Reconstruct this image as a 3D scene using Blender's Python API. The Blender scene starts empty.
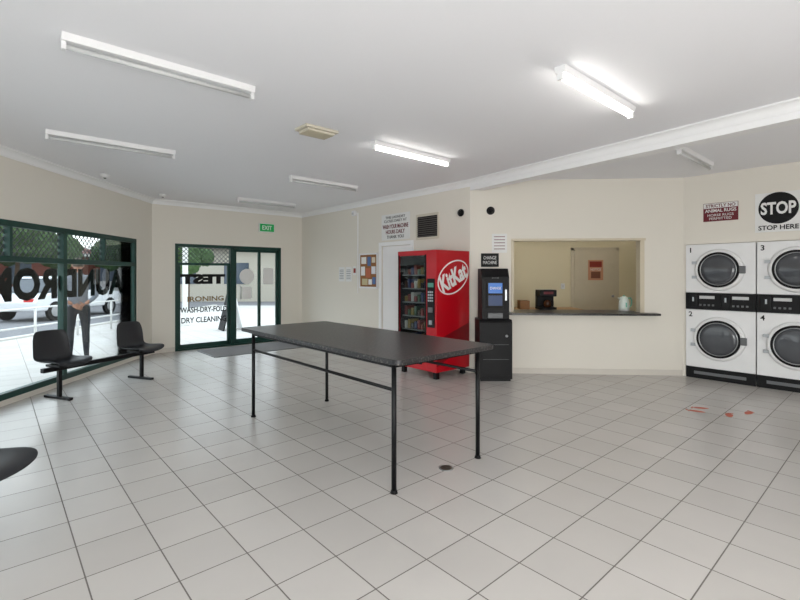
import bpy, bmesh, math, random
from mathutils import Vector, Matrix
random.seed(4)
S = bpy.context.scene
try:
    S.view_settings.view_transform = 'Standard'
    S.view_settings.look = 'None'
    S.view_settings.exposure = 0.40
except Exception:
    pass

# ------------------------------------------------------------ materials
def lin(c):
    return tuple(((x/255)/12.92 if x/255 <= .04045 else (((x/255)+.055)/1.055)**2.4) for x in c)

MATS = {}
def mat(name, rgb, rough=.6, metal=0.0, var=.04, nscale=8.0, bump=0.0, emit=0.0, spec=.5):
    if name in MATS: return MATS[name]
    m = bpy.data.materials.new(name); m.use_nodes = True
    nt = m.node_tree; b = nt.nodes['Principled BSDF']
    c = lin(rgb)
    tc = nt.nodes.new('ShaderNodeTexCoord')
    nz = nt.nodes.new('ShaderNodeTexNoise'); nz.inputs['Scale'].default_value = nscale
    nz.inputs['Detail'].default_value = 3
    nt.links.new(tc.outputs['Object'], nz.inputs['Vector'])
    mx = nt.nodes.new('ShaderNodeMix'); mx.data_type = 'RGBA'
    mx.inputs[6].default_value = (*[x*(1-var) for x in c], 1)
    mx.inputs[7].default_value = (*[min(1, x*(1+var)) for x in c], 1)
    nt.links.new(nz.outputs['Fac'], mx.inputs[0])
    nt.links.new(mx.outputs[2], b.inputs['Base Color'])
    b.inputs['Roughness'].default_value = rough
    b.inputs['Metallic'].default_value = metal
    b.inputs['Specular IOR Level'].default_value = spec
    if bump:
        bp = nt.nodes.new('ShaderNodeBump'); bp.inputs['Strength'].default_value = bump
        bp.inputs['Distance'].default_value = .01
        nt.links.new(nz.outputs['Fac'], bp.inputs['Height']); nt.links.new(bp.outputs[0], b.inputs['Normal'])
    if emit:
        nt.links.new(mx.outputs[2], b.inputs['Emission Color'])
        b.inputs['Emission Strength'].default_value = emit
    MATS[name] = m
    return m

def glass_mat():
    m = bpy.data.materials.new('clear_glass'); m.use_nodes = True
    nt = m.node_tree; nt.nodes.clear()
    o = nt.nodes.new('ShaderNodeOutputMaterial'); mix = nt.nodes.new('ShaderNodeMixShader')
    t = nt.nodes.new('ShaderNodeBsdfTransparent'); g = nt.nodes.new('ShaderNodeBsdfGlossy')
    t.inputs[0].default_value = (.93, .96, .95, 1); g.inputs['Roughness'].default_value = .02
    lw = nt.nodes.new('ShaderNodeLayerWeight'); lw.inputs[0].default_value = .12
    nt.links.new(lw.outputs['Fresnel'], mix.inputs[0])
    nt.links.new(t.outputs[0], mix.inputs[1]); nt.links.new(g.outputs[0], mix.inputs[2])
    nt.links.new(mix.outputs[0], o.inputs[0])
    return m
GLASS = glass_mat()

ANG_V = math.atan2(.665, .747)
def tile_mat(name, c1, c2, cm, size, rot, mortar=.004, rough=.3, off=(0, 0)):
    m = bpy.data.materials.new(name); m.use_nodes = True
    nt = m.node_tree; b = nt.nodes['Principled BSDF']
    tc = nt.nodes.new('ShaderNodeTexCoord'); mp = nt.nodes.new('ShaderNodeMapping')
    mp.inputs['Rotation'].default_value = (0, 0, rot)
    mp.inputs['Location'].default_value = (off[0]+50*size, off[1]+50*size, 0)
    br = nt.nodes.new('ShaderNodeTexBrick'); br.offset = 0; br.squash = 1
    br.inputs['Color1'].default_value = (*lin(c1), 1); br.inputs['Color2'].default_value = (*lin(c2), 1)
    br.inputs['Mortar'].default_value = (*lin(cm), 1)
    br.inputs['Scale'].default_value = 1; br.inputs['Mortar Size'].default_value = mortar
    br.inputs['Mortar Smooth'].default_value = .1
    br.inputs['Brick Width'].default_value = size; br.inputs['Row Height'].default_value = size
    nt.links.new(tc.outputs['Object'], mp.inputs[0]); nt.links.new(mp.outputs[0], br.inputs[0])
    nz = nt.nodes.new('ShaderNodeTexNoise'); nz.inputs['Scale'].default_value = 2.2; nz.inputs['Detail'].default_value = 5
    nt.links.new(tc.outputs['Object'], nz.inputs['Vector'])
    mr = nt.nodes.new('ShaderNodeMapRange'); mr.inputs[3].default_value = .95; mr.inputs[4].default_value = 1.04
    nt.links.new(nz.outputs['Fac'], mr.inputs[0])
    mx = nt.nodes.new('ShaderNodeVectorMath'); mx.operation = 'SCALE'
    nt.links.new(br.outputs['Color'], mx.inputs[0]); nt.links.new(mr.outputs[0], mx.inputs['Scale'])
    nt.links.new(mx.outputs[0], b.inputs['Base Color'])
    rr = nt.nodes.new('ShaderNodeMapRange'); rr.inputs[3].default_value = rough; rr.inputs[4].default_value = .8
    nt.links.new(br.outputs['Fac'], rr.inputs[0]); nt.links.new(rr.outputs[0], b.inputs['Roughness'])
    bp = nt.nodes.new('ShaderNodeBump'); bp.invert = True; bp.inputs['Strength'].default_value = .35
    bp.inputs['Distance'].default_value = .003
    nt.links.new(br.outputs['Fac'], bp.inputs['Height']); nt.links.new(bp.outputs[0], b.inputs['Normal'])
    return m

def speckle_mat(name, base, spots, rough=.25, scale=90):
    m = bpy.data.materials.new(name); m.use_nodes = True
    nt = m.node_tree; b = nt.nodes['Principled BSDF']
    tc = nt.nodes.new('ShaderNodeTexCoord'); nz = nt.nodes.new('ShaderNodeTexNoise')
    nz.inputs['Scale'].default_value = scale; nz.inputs['Detail'].default_value = 4
    nt.links.new(tc.outputs['Object'], nz.inputs['Vector'])
    cr = nt.nodes.new('ShaderNodeValToRGB')
    cr.color_ramp.elements[0].position = .52; cr.color_ramp.elements[0].color = (*lin(base), 1)
    cr.color_ramp.elements[1].position = .72; cr.color_ramp.elements[1].color = (*lin(spots), 1)
    nt.links.new(nz.outputs['Fac'], cr.inputs[0]); nt.links.new(cr.outputs[0], b.inputs['Base Color'])
    b.inputs['Roughness'].default_value = rough
    return m

M_WALL = mat('cream_wall_paint', (230, 225, 214), .75, var=.012, nscale=1.5)
M_WALL2 = mat('cream_office_paint', (230, 219, 188), .75, var=.02, nscale=1.5)
M_CEIL = mat('ceiling_paint', (244, 244, 247), .85, var=.006, nscale=1.2)
M_TRIM = mat('white_trim_paint', (245, 245, 245), .6, var=.01)
M_FLOOR = tile_mat('floor_tiles', (202, 198, 193), (196, 192, 187), (108, 102, 97), .33, -ANG_V, .0034, .26)
M_PAVE = tile_mat('pavers', (190, 187, 182), (183, 179, 173), (150, 145, 138), .4, -ANG_V, .006, .8)
M_SKIRT = mat('skirting_tile', (214, 208, 198), .4)
M_GREEN = mat('dark_green_frame', (10, 58, 50), .4)
M_BLACK = mat('black_plastic', (12, 12, 14), .5, spec=.25)
M_BLK2 = mat('black_metal', (18, 18, 20), .45, metal=.2, spec=.3)
M_LETTER = mat('black_vinyl', (10, 10, 12), .6, spec=.3)
M_WHITE = mat('white_enamel', (236, 236, 236), .35)
M_PAPER = mat('white_paper', (234, 234, 232), .8)
M_MAROON = mat('maroon_sign', (106, 16, 32), .5)
M_RED = mat('red_panel', (182, 8, 26), .3, var=.03)
M_REDD = mat('dark_red_panel', (120, 8, 18), .35)
M_GREYP = mat('grey_plastic', (104, 106, 108), .5)
M_CHAIR = mat('charcoal_seat_plastic', (38, 40, 44), .4)
M_STEEL = mat('brushed_steel', (170, 172, 174), .3, metal=.9)
M_LGREY = mat('light_grey_enamel', (200, 201, 201), .4)
M_OFFTUBE = mat('unlit_tube', (205, 206, 205), .4)
M_LIT = mat('lit_tube', (255, 252, 246), .4, var=.001, emit=10)
M_TOP = speckle_mat('dark_laminate', (34, 33, 36), (96, 92, 88), .3, 60)
M_BEIGE = mat('beige_plastic', (210, 203, 186), .55)

# ------------------------------------------------------------ helpers
def link(o, parent=None):
    S.collection.objects.link(o)
    if parent is not None: o.parent = parent
    return o
def root(name, loc=(0, 0, 0), rz=0.0):
    e = bpy.data.objects.new(name, None); e.empty_display_size = .1
    e.location = loc; e.rotation_euler = (0, 0, rz)
    return link(e)
def finish(name, bm, m, parent=None, bevel=0, smooth=False, mats=None):
    me = bpy.data.meshes.new(name); bmesh.ops.recalc_face_normals(bm, faces=bm.faces)
    bm.to_mesh(me); bm.free()
    for mm in (mats or [m]): me.materials.append(mm)
    if smooth:
        for p in me.polygons: p.use_smooth = True
    o = bpy.data.objects.new(name, me); link(o, parent)
    if bevel:
        b = o.modifiers.new('bevel', 'BEVEL'); b.width = bevel; b.segments = 2; b.limit_method = 'ANGLE'
    return o
def bbox(bm, x0, x1, y0, y1, z0, z1, mi=0):
    vs = [bm.verts.new((x, y, z)) for x in (x0, x1) for y in (y0, y1) for z in (z0, z1)]
    for f in ((0, 1, 3, 2), (4, 6, 7, 5), (0, 4, 5, 1), (2, 3, 7, 6), (0, 2, 6, 4), (1, 5, 7, 3)):
        fc = bm.faces.new([vs[i] for i in f]); fc.material_index = mi
def box(parent, name, x, y, z, m, bevel=0):
    bm = bmesh.new(); bbox(bm, x[0], x[1], y[0], y[1], z[0], z[1])
    return finish(name, bm, m, parent, bevel)
def boxes(parent, name, lst, m, bevel=0):
    bm = bmesh.new()
    for (x, y, z) in lst: bbox(bm, x[0], x[1], y[0], y[1], z[0], z[1])
    return finish(name, bm, m, parent, bevel)
def cyl(parent, name, p0, p1, r, m, r2=None, seg=24, smooth=True, bevel=0):
    p0 = Vector(p0); p1 = Vector(p1); d = p1-p0
    bm = bmesh.new()
    bmesh.ops.create_cone(bm, cap_ends=True, segments=seg, radius1=r, radius2=r if r2 is None else r2, depth=d.length)
    q = d.to_track_quat('Z', 'Y').to_matrix().to_4x4()
    bmesh.ops.transform(bm, matrix=Matrix.Translation((p0+p1)/2) @ q, verts=bm.verts)
    o = finish(name, bm, m, parent, bevel)
    if smooth:
        for p in o.data.polygons: p.use_smooth = len(p.vertices) == 4
    return o
def tube(parent, name, pts, r, m, cyclic=False, bez=False):
    cu = bpy.data.curves.new(name, 'CURVE'); cu.dimensions = '3D'; cu.bevel_depth = r; cu.bevel_resolution = 3
    sp = cu.splines.new('POLY'); sp.points.add(len(pts)-1)
    for i, p in enumerate(pts): sp.points[i].co = (*p, 1)
    sp.use_cyclic_u = cyclic; cu.use_fill_caps = True
    o = bpy.data.objects.new(name+'_c', cu); link(o)
    dg = bpy.context.evaluated_depsgraph_get()
    me = bpy.data.meshes.new_from_object(o.evaluated_get(dg)); bpy.data.objects.remove(o)
    for p in me.polygons: p.use_smooth = True
    me.materials.clear(); me.materials.append(m)
    return link(bpy.data.objects.new(name, me), parent)
def ball(parent, name, c, s, m, seg=20):
    bm = bmesh.new(); bmesh.ops.create_uvsphere(bm, u_segments=seg, v_segments=seg//2+2, radius=1)
    bmesh.ops.transform(bm, matrix=Matrix.Translation(c) @ Matrix.Diagonal((*s, 1)), verts=bm.verts)
    return finish(name, bm, m, parent, smooth=True)
def lathe(parent, name, prof, m, loc=(0, 0, 0), seg=28, rot=None):
    bm = bmesh.new(); rings = []
    for r, z in prof:
        rings.append([bm.verts.new((r*math.cos(2*math.pi*i/seg), r*math.sin(2*math.pi*i/seg), z)) for i in range(seg)])
    for a, b in zip(rings, rings[1:]):
        for i in range(seg): bm.faces.new((a[i], a[(i+1) % seg], b[(i+1) % seg], b[i]))
    bm.faces.new(rings[0][::-1]); bm.faces.new(rings[-1])
    M = Matrix.Translation(loc)
    if rot is not None: M = M @ rot
    bmesh.ops.transform(bm, matrix=M, verts=bm.verts)
    o = finish(name, bm, m, parent)
    for p in o.data.polygons: p.use_smooth = len(p.vertices) == 4
    return o
def text(parent, name, body, loc, rot, h, m, w=None, mirror=False, bold=.0, roll=0.0, ext=.0015):
    cu = bpy.data.curves.new(name, 'FONT'); cu.body = body; cu.align_x = 'CENTER'; cu.size = 1
    cu.offset = bold; cu.extrude = .01; cu.resolution_u = 3
    o = bpy.data.objects.new(name+'_c', cu); link(o)
    dg = bpy.context.evaluated_depsgraph_get(); dg.update()
    me = bpy.data.meshes.new_from_object(o.evaluated_get(dg)); bpy.data.objects.remove(o)
    xs = [v.co.x for v in me.vertices]; ys = [v.co.y for v in me.vertices]
    cx = (min(xs)+max(xs))/2; cy = (min(ys)+max(ys))/2
    sy = h/(max(ys)-min(ys)); sx = sy if w is None else w/(max(xs)-min(xs))
    if mirror: sx = -sx
    for v in me.vertices:
        v.co = ((v.co.x-cx)*sx, (v.co.y-cy)*sy, v.co.z/.01*ext)
    me.transform(Matrix.Rotation(roll, 4, 'Z'))
    me.materials.clear(); me.materials.append(m)
    t = bpy.data.objects.new(name, me); t.location = loc; t.rotation_euler = rot
    return link(t, parent)
FR = (math.pi/2, 0, 0)
def prism(parent, name, outline, y0, y1, m, axis='Y', bevel=0):
    """outline in (a,z), extruded along the named axis"""
    bm = bmesh.new()
    def P(a, z, t): return (a, t, z) if axis == 'Y' else (t, a, z)
    A = [bm.verts.new(P(a, z, y0)) for a, z in outline]; B = [bm.verts.new(P(a, z, y1)) for a, z in outline]
    bm.faces.new(A); bm.faces.new(B[::-1])
    n = len(A)
    for i in range(n): bm.faces.new((A[i], B[i], B[(i+1) % n], A[(i+1) % n]))
    return finish(name, bm, m, parent, bevel)

# ------------------------------------------------------------ plan
HC = 2.85
U = Vector((.666, -.746)); V = Vector((.746, .666))
A0 = Vector((-3.96, -2.98)); B = Vector((-4.56, 8.4)); C = Vector((-2.244, 10.46)); D = Vector((1.04, 6.782))
E = Vector((4.08, 6.58)); F = E+U*8; G = F-V*5.4
def ang(P, Q): return math.atan2(Q.y-P.y, Q.x-P.x)
def wall(name, P, Q, openings=(), m=M_WALL, th=.12, h=HC, e0=.05, e1=.05):
    L = (Q-P).length
    bm = bmesh.new(); xs = sorted({-e0, L+e1, *[o[0] for o in openings], *[o[1] for o in openings]})
    for a, b in zip(xs, xs[1:]):
        op = [o for o in openings if o[0] <= a+1e-6 and o[1] >= b-1e-6]
        if not op: bbox(bm, a, b, 0, th, 0, h)
        else:
            o = op[0]
            if o[2] > .001: bbox(bm, a, b, 0, th, 0, o[2])
            if o[3] < h: bbox(bm, a, b, 0, th, o[3], h)
    ob = finish(name, bm, m)
    ob.location = (P.x, P.y, 0); ob.rotation_euler = (0, 0, ang(P, Q))
    return ob
LA = (B-A0).length
WX0, WX1 = LA-9.55, LA-.52  # window run extended out of view with added panes for more daylight
wall('wall_left', A0, B, [(WX0, WX1, .06, 2.07)])
wall('wall_entry', B, C, [(.395, 2.58, 0, 2.05)])
wall('wall_side', C, D, [(2.87, 3.65, 0, 1.97)], e1=0)
wall('wall_counter', D, E, [(.62, 2.50, .87, 1.97)], e0=0, e1=.0)
LR = 8.0
wall('wall_right', E, F, [(.03, 1.665, 0, 1.885)], e0=0)
wall('wall_far_right', F, G); wall('wall_rear', G, A0, [(1.0, 3.8, .3, 2.3), (4.6, 8.2, .3, 2.3)])
# floor & ceiling polygons
def poly(name, pts, z, m, up=True, th=.0):
    bm = bmesh.new(); vs = [bm.verts.new((p[0], p[1], z)) for p in pts]
    f = bm.faces.new(vs)
    if th:
        r = bmesh.ops.extrude_face_region(bm, geom=[f])
        bmesh.ops.translate(bm, vec=(0, 0, th), verts=[v for v in r['geom'] if isinstance(v, bmesh.types.BMVert)])
    bmesh.ops.triangulate(bm, faces=bm.faces)
    return finish(name, bm, m)
OUT = [A0+Vector((-.12, -.12)), B+Vector((-.12, .05)), C+Vector((0, .16)), Vector((1.2, 7.0)), Vector((1.2, 9.95)), Vector((7.9, 9.95)),
       F+Vector((.2, 0)), G+Vector((.05, -.15))]
poly('floor', OUT, -.05, M_FLOOR, th=.05)
poly('ceiling', OUT, HC, M_CEIL, th=.1)
# office shell
wall('wall_office_left', Vector((1.25, 6.9)), Vector((1.25, 9.8)), m=M_WALL2)
wall('wall_office_back', Vector((1.25, 9.8)), Vector((7.6, 9.8)), m=M_WALL2)
wall('wall_office_right', Vector((7.6, 9.8)), E+Vector((.0, .13)), m=M_WALL2, th=.04)

def trim_strip(name, P, Q, prof, m, z0=0):
    L = (Q-P).length
    bm = bmesh.new()
    a = [bm.verts.new((0, -p, z)) for p, z in prof]; b = [bm.verts.new((L, -p, z)) for p, z in prof]
    bm.faces.new(a); bm.faces.new(b[::-1]); n = len(a)
    for i in range(n): bm.faces.new((a[i], b[i], b[(i+1) % n], a[(i+1) % n]))
    o = finish(name, bm, m); o.location = (P.x, P.y, z0); o.rotation_euler = (0, 0, ang(P, Q))
    return o
def cove(s):
    pts = [(0.001, -.001), (0.001, -s), (s*.14, -s), (s*.14, -s*.9)]
    for i in range(7):
        t = i/6*math.pi/2
        pts.append((s*.9-s*.72*math.cos(t), -s*.88+s*.70*math.sin(t)))
    pts += [(s*.9, -s*.14), (s, -s*.14), (s, -.001)]
    return pts
for i, (P, Q) in enumerate([(A0, B), (B, C), (C, D)]):
    trim_strip('ceiling_beam_%d' % (i+1), P, Q, cove(.09), M_TRIM, HC)
def sub(P, Q, a, b):
    d = (Q-P).normalized(); return P+d*a, P+d*b
sk = [(0.001, .001), (0.001, .085), (.008, .085), (.011, .08), (.011, .001)]
for nm, P, Q, a, b in [('left_a', A0, B, 0, WX0), ('left_b', A0, B, WX1+.02, LA), ('entry_a', B, C, 0, .39), ('entry_b', B, C, 2.59, 3.09),
                       ('side_a', C, D, 0, 2.80), ('side_b', C, D, 3.72, 4.93), ('counter', D, E, 0.01, 3.03), ('right', E, F, 1.67, 8),
                       ('far_right', F, G, 0, 5.4), ('rear', G, A0, 0, 9.3)]:
    p, q = sub(P, Q, a, b); trim_strip('baseboard_'+nm, p, q, sk, M_SKIRT)
# ceiling beam, built in butted lengths with the cornice on its face
bd = Vector((.567, -.823)); BL = 10.2; NB = 8; SL = BL/NB
for i in range(NB):
    p = D+bd*(SL*i)
    bs = root('ceiling_beam_%d' % (i+4), (p.x, p.y, 0), math.atan2(bd.y, bd.x))
    box(bs, 'beam_core', (-.02 if i == 0 else 0, SL), (0, .16), (2.705, HC), M_TRIM)
    o = trim_strip('beam_cornice', Vector((0, 0)), Vector((SL, 0)), cove(.085), M_TRIM, HC); o.parent = bs

# ------------------------------------------------------------ lattice
def lattice(parent, name, x0, x1, z0, z1, y, sp, w, m):
    bm = bmesh.new(); Wd = x1-x0; Hh = z1-z0
    n = int((Wd+Hh)/sp)+1
    for sgn in (1, -1):
        for i in range(1, n):
            c = i*sp
            t0 = max(0, c-Wd); t1 = min(Hh, c)
            if t1-t0 < .01: continue
            pa = (c-t0, t0); pb = (c-t1, t1)
            if sgn < 0: pa = (Wd-pa[0], pa[1]); pb = (Wd-pb[0], pb[1])
            d = Vector((pb[0]-pa[0], pb[1]-pa[1])).normalized(); nn = Vector((-d.y, d.x))*w/2
            vs = []
            for yy in (y-.003, y+.003):
                for q in (Vector(pa)+nn, Vector(pb)+nn, Vector(pb)-nn, Vector(pa)-nn):
                    vs.append(bm.verts.new((x0+q.x, yy, z0+q.y)))
            bm.faces.new(vs[:4]); bm.faces.new(vs[4:][::-1])
            for k in range(4): bm.faces.new((vs[k], vs[k+4], vs[(k+1) % 4+4], vs[(k+1) % 4]))
    return finish(name, bm, m, parent)
M_LAT = mat('lattice_mesh', (56, 60, 64), .5)

# ------------------------------------------------------------ left windows
wl = root('window_1', (A0.x, A0.y, 0), ang(A0, B))
fr = []
xs = []
x = WX1
while x > WX0+.5:
    xs.append(x); x -= 1.806
xs.append(WX0)
fy = (.01, .09)
fr.append(((WX0, WX1), fy, (.06, .13))); fr.append(((WX0, WX1), fy, (2.0, 2.07))); fr.append(((WX0, WX1), fy, (1.60, 1.665)))
for x in xs:
    c = min(max(x, WX0+.035), WX1-.035)
    fr.append(((c-.035, c+.035), fy, (.06, 2.07)))
for a, b in zip(xs, xs[1:]):
    c = (a+b)/2; fr.append(((c-.02, c+.02), fy, (1.66, 2.0)))
boxes(wl, 'frame', fr, M_GREEN, .003)
box(wl, 'glass', (WX0, WX1), (.045, .051), (.13, 2.0), GLASS)
for i, (a, b) in enumerate(zip(xs, xs[1:])):
    lattice(wl, 'security_mesh_%d' % i, b+.035, a-.035, 1.665, 2.0, .075, .085, .012, M_LAT)
text(wl, 'window_lettering', 'LAUNDROMAT', (WX1-.12-1.80, .056, 1.34), FR, .40, M_LETTER, w=3.6, mirror=True, bold=.045)
for k, (x0, w0) in enumerate([(1.0, 2.8), (4.6, 3.6)]):  # unseen rear windows, added to let in sky light
    w = root('window_%d' % (k+2), (G.x, G.y, 0), ang(G, A0))
    boxes(w, 'frame', [((x0, x0+w0), fy, (.3, .36)), ((x0, x0+w0), fy, (2.24, 2.3)), ((x0, x0+.06), fy, (.3, 2.3)),
                       ((x0+w0-.06, x0+w0), fy, (.3, 2.3)), ((x0+w0/2-.03, x0+w0/2+.03), fy, (.3, 2.3))], M_GREEN)
    box(w, 'glass', (x0, x0+w0), (.045, .05), (.34, 2.26), GLASS)

# ------------------------------------------------------------ entry doors
dr = root('door_1', (B.x, B.y, 0), ang(B, C))
g = [((.395, 2.58), (0, .1), (1.99, 2.05)), ((.395, .45), (0, .1), (0, 2.05)), ((2.53, 2.58), (0, .1), (0, 2.05)),
     ((1.46, 1.53), (0, .1), (0, 2.05)), ((.45, 1.46), (.02, .08), (1.64, 1.69)), ((.395, 2.58), (0, .1), (0, .03))]
g += [((.45, .50), (.03, .07), (.03, 1.64)), ((1.40, 1.46), (.03, .07), (.03, 1.64)), ((.45, 1.46), (.03, .07), (.03, .11)),
      ((1.53, 1.59), (.03, .07), (.03, 1.99)), ((2.06, 2.12), (.03, .07), (.03, 1.99)), ((2.47, 2.53), (.03, .07), (.03, 1.99)),
      ((1.53, 2.53), (.03, .07), (.03, .12)), ((1.53, 2.53), (.03, .07), (1.93, 1.99))]
boxes(dr, 'frame', g, M_GREEN, .003)
box(dr, 'glass_left', (.45, 1.46), (.048, .054), (.1, 1.99), GLASS)
box(dr, 'glass_right', (1.59, 2.47), (.048, .054), (.1, 1.95), GLASS)
lattice(dr, 'security_mesh', .45, 1.46, 1.69, 1.99, .07, .085, .012, M_LAT)
text(dr, 'door_lettering_top', 'TEST', (.93, .044, 1.37), FR, .20, M_LETTER, w=.86, mirror=True, bold=.07)
M_GOLD = mat('gold_vinyl', (120, 92, 40), .6)
text(dr, 'door_lettering_1', 'IRONING', (.98, .044, .98), FR, .10, M_GOLD, w=.70, bold=.02)
text(dr, 'door_lettering_2', 'WASH-DRY-FOLD', (.95, .044, .77), FR, .11, M_LETTER, w=.90, bold=.02)
text(dr, 'door_lettering_3', 'DRY CLEANING', (.95, .044, .57), FR, .11, M_LETTER, w=.86, bold=.02)
cyl(dr, 'round_sticker', (1.82, .046, 1.42), (1.82, .040, 1.42), .16, M_PAPER)
box(dr, 'door_notice', (1.72, 1.92), (.040, .046), (.95, 1.2), M_PAPER)
box(dr, 'door_poster', (2.18, 2.42), (.040, .046), (1.25, 1.6), M_PAPER)
tube(dr, 'push_handle', [(1.66, .02, .95), (1.66, -.03, .97), (1.66, -.03, 1.2), (1.66, .02, 1.22)], .012, M_STEEL)
mt = root('entry_mat', (B.x, B.y, 0), ang(B, C))
boxes(mt, 'mat_pile', [((.75, 2.5), (-1.15, -.25), (0, .012))], mat('grey_mat', (125, 123, 123), .95, var=.2, nscale=60, bump=.5), .004)
boxes(mt, 'mat_edge', [((.72, 2.53), (-1.18, -1.15), (0, .009)), ((.72, 2.53), (-.25, -.22), (0, .009)),
                       ((.72, .75), (-1.15, -.25), (0, .009)), ((2.5, 2.53), (-1.15, -.25), (0, .009))], M_GREYP)
ex = root('exit_sign', (B.x, B.y, 0), ang(B, C))
M_EXIT = mat('exit_green', (14, 140, 70), .4, emit=.3)
box(ex, 'housing', (2.05, 2.40), (-.05, -.002), (2.37, 2.56), M_WHITE, .008)
box(ex, 'panel', (2.065, 2.385), (-.056, -.05), (2.385, 2.545), M_EXIT)
text(ex, 'lettering', 'EXIT', (2.225, -.058, 2.465), FR, .09, M_PAPER, w=.22, bold=.02)

# ------------------------------------------------------------ side wall fittings
aCD = ang(C, D)
def on_side(name): return root(name, (C.x, C.y, 0), aCD)
d2 = on_side('door_2')
boxes(d2, 'architrave', [((2.80, 2.87), (-.018, 0), (0, 2.04)), ((3.65, 3.72), (-.018, 0), (0, 2.04)), ((2.87, 3.65), (-.018, 0), (1.97, 2.04))], M_TRIM, .004)
box(d2, 'leaf', (2.875, 3.645), (.02, .06), (.01, 1.965), M_TRIM, .003)
lathe(d2, 'knob', [(.012, 0), (.012, .03), (.028, .04), (.028, .06), (.015, .07)], M_STEEL, (3.58, .02, 1.0), rot=Matrix.Rotation(math.pi/2, 4, 'X'))
cb = on_side('notice_board')
M_CORK = mat('cork', (150, 104, 64), .9, var=.25, nscale=80)
M_WOOD = mat('pale_timber', (196, 160, 118), .6)
box(cb, 'cork', (2.24, 2.74), (-.015, -.002), (1.23, 1.83), M_CORK)
boxes(cb, 'frame', [((2.21, 2.77), (-.025, -.002), (1.83, 1.86)), ((2.21, 2.77), (-.025, -.002), (1.20, 1.23)),
                    ((2.21, 2.24), (-.025, -.002), (1.23, 1.83)), ((2.74, 2.77), (-.025, -.002), (1.23, 1.83))], M_WHITE)
cols = [(240, 240, 236), (90, 120, 170), (225, 215, 190), (240, 240, 240), (190, 110, 80), (235, 235, 240), (200, 190, 150)]
k = 0
for xx, zz, ww, hh in [(2.28, 1.66, .15, .13), (2.47, 1.62, .10, .17), (2.60, 1.68, .10, .10), (2.27, 1.44, .12, .17), (2.42, 1.40, .14, .18),
                       (2.59, 1.47, .12, .14), (2.30, 1.26, .17, .12), (2.50, 1.27, .10, .10), (2.62, 1.28, .09, .13)]:
    c = cols[k % 7]; k += 1
    box(cb, 'pinned_note_%d' % k, (xx, xx+ww), (-.019, -.016), (zz, zz+hh), mat('note%d' % (k % 7), c, .8))
for i, (xx, zz) in enumerate([(1.5, 1.32), (1.74, 1.32)]):
    p = on_side('wall_notice')
    box(p, 'sheet', (xx, xx+.2), (-.006, -.002), (zz, zz+.29), M_PAPER)
    for j in range(6): box(p, 'print_line_%d' % j, (xx+.03, xx+.17), (-.008, -.006), (zz+.05+j*.035, zz+.06+j*.035), M_GREYP)
p = on_side('wall_notice')
box(p, 'sheet', (2.02, 2.13), (-.028, -.024), (1.45, 1.62), M_PAPER); box(p, 'print', (2.04, 2.11), (-.030, -.028), (1.49, 1.58), mat('poster_red', (150, 50, 40), .7))
box(p, 'backing_block', (2.04, 2.08), (-.024, -.001), (1.47, 1.60), M_WHITE)
hs = on_side('laundry_hours_sign')
box(hs, 'board', (2.88, 3.63), (-.012, -.002), (2.07, 2.53), M_PAPER, .002)
text(hs, 'line_1', 'THIS LAUNDRY\nCLOSES DAILY AT', (3.255, -.013, 2.44), FR, .11, M_LETTER, w=.6)
text(hs, 'line_2', 'WASH YOUR MACHINE', (3.255, -.013, 2.31), FR, .075, M_MAROON, w=.68, bold=.02)
text(hs, 'line_3', 'HOURS DAILY', (3.255, -.013, 2.215), FR, .07, M_MAROON, w=.5, bold=.02)
text(hs, 'line_4', 'THANK YOU', (3.255, -.013, 2.125), FR, .055, M_LETTER, w=.45)
vt = on_side('air_vent_grille')
M_VENT = mat('vent_grey', (84, 80, 76), .6)
boxes(vt, 'surround', [((3.79, 4.31), (-.02, -.002), (2.41, 2.45)), ((3.79, 4.31), (-.02, -.002), (2.03, 2.07)),
                       ((3.79, 3.82), (-.02, -.002), (2.07, 2.41)), ((4.28, 4.31), (-.02, -.002), (2.07, 2.41))], M_BEIGE)
box(vt, 'backing', (3.82, 4.28), (-.006, -.002), (2.07, 2.41), M_BLACK)
boxes(vt, 'slats', [((3.82, 4.28), (-.018, -.007), (2.08+i*.033, 2.095+i*.033)) for i in range(10)], M_VENT)
def speaker(name, P, Q, s, z, r=.055):
    e = root(name, (P.x, P.y, 0), ang(P, Q))
    Rm = Matrix.Rotation(math.pi/2, 4, 'X')
    lathe(e, 'bezel', [(r, .002), (r, .02), (r*.85, .035), (r*.8, .03)], M_BLACK, (s, 0, z), rot=Rm)
    lathe(e, 'dome', [(r*.7, .02), (r*.6, .04), (r*.3, .055), (.004, .06)], M_BLK2, (s, 0, z), rot=Rm)
speaker('security_camera', C, D, 4.76, 2.39); speaker('security_camera', D, E, .30, 2.40, .06)
al = on_side('alarm_sensor')
box(al, 'body', (2.02, 2.12), (-.07, -.002), (2.60, 2.70), M_WHITE, .015)
box(al, 'lens', (2.04, 2.10), (-.075, -.07), (2.62, 2.66), M_LGREY)
tube(al, 'conduit', [(2.16, -.012, 2.65), (2.16, -.012, 1.1)], .010, M_TRIM)
tube(al, 'cable', [(2.11, -.012, 2.65), (2.16, -.012, 2.65)], .006, M_TRIM)

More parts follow.
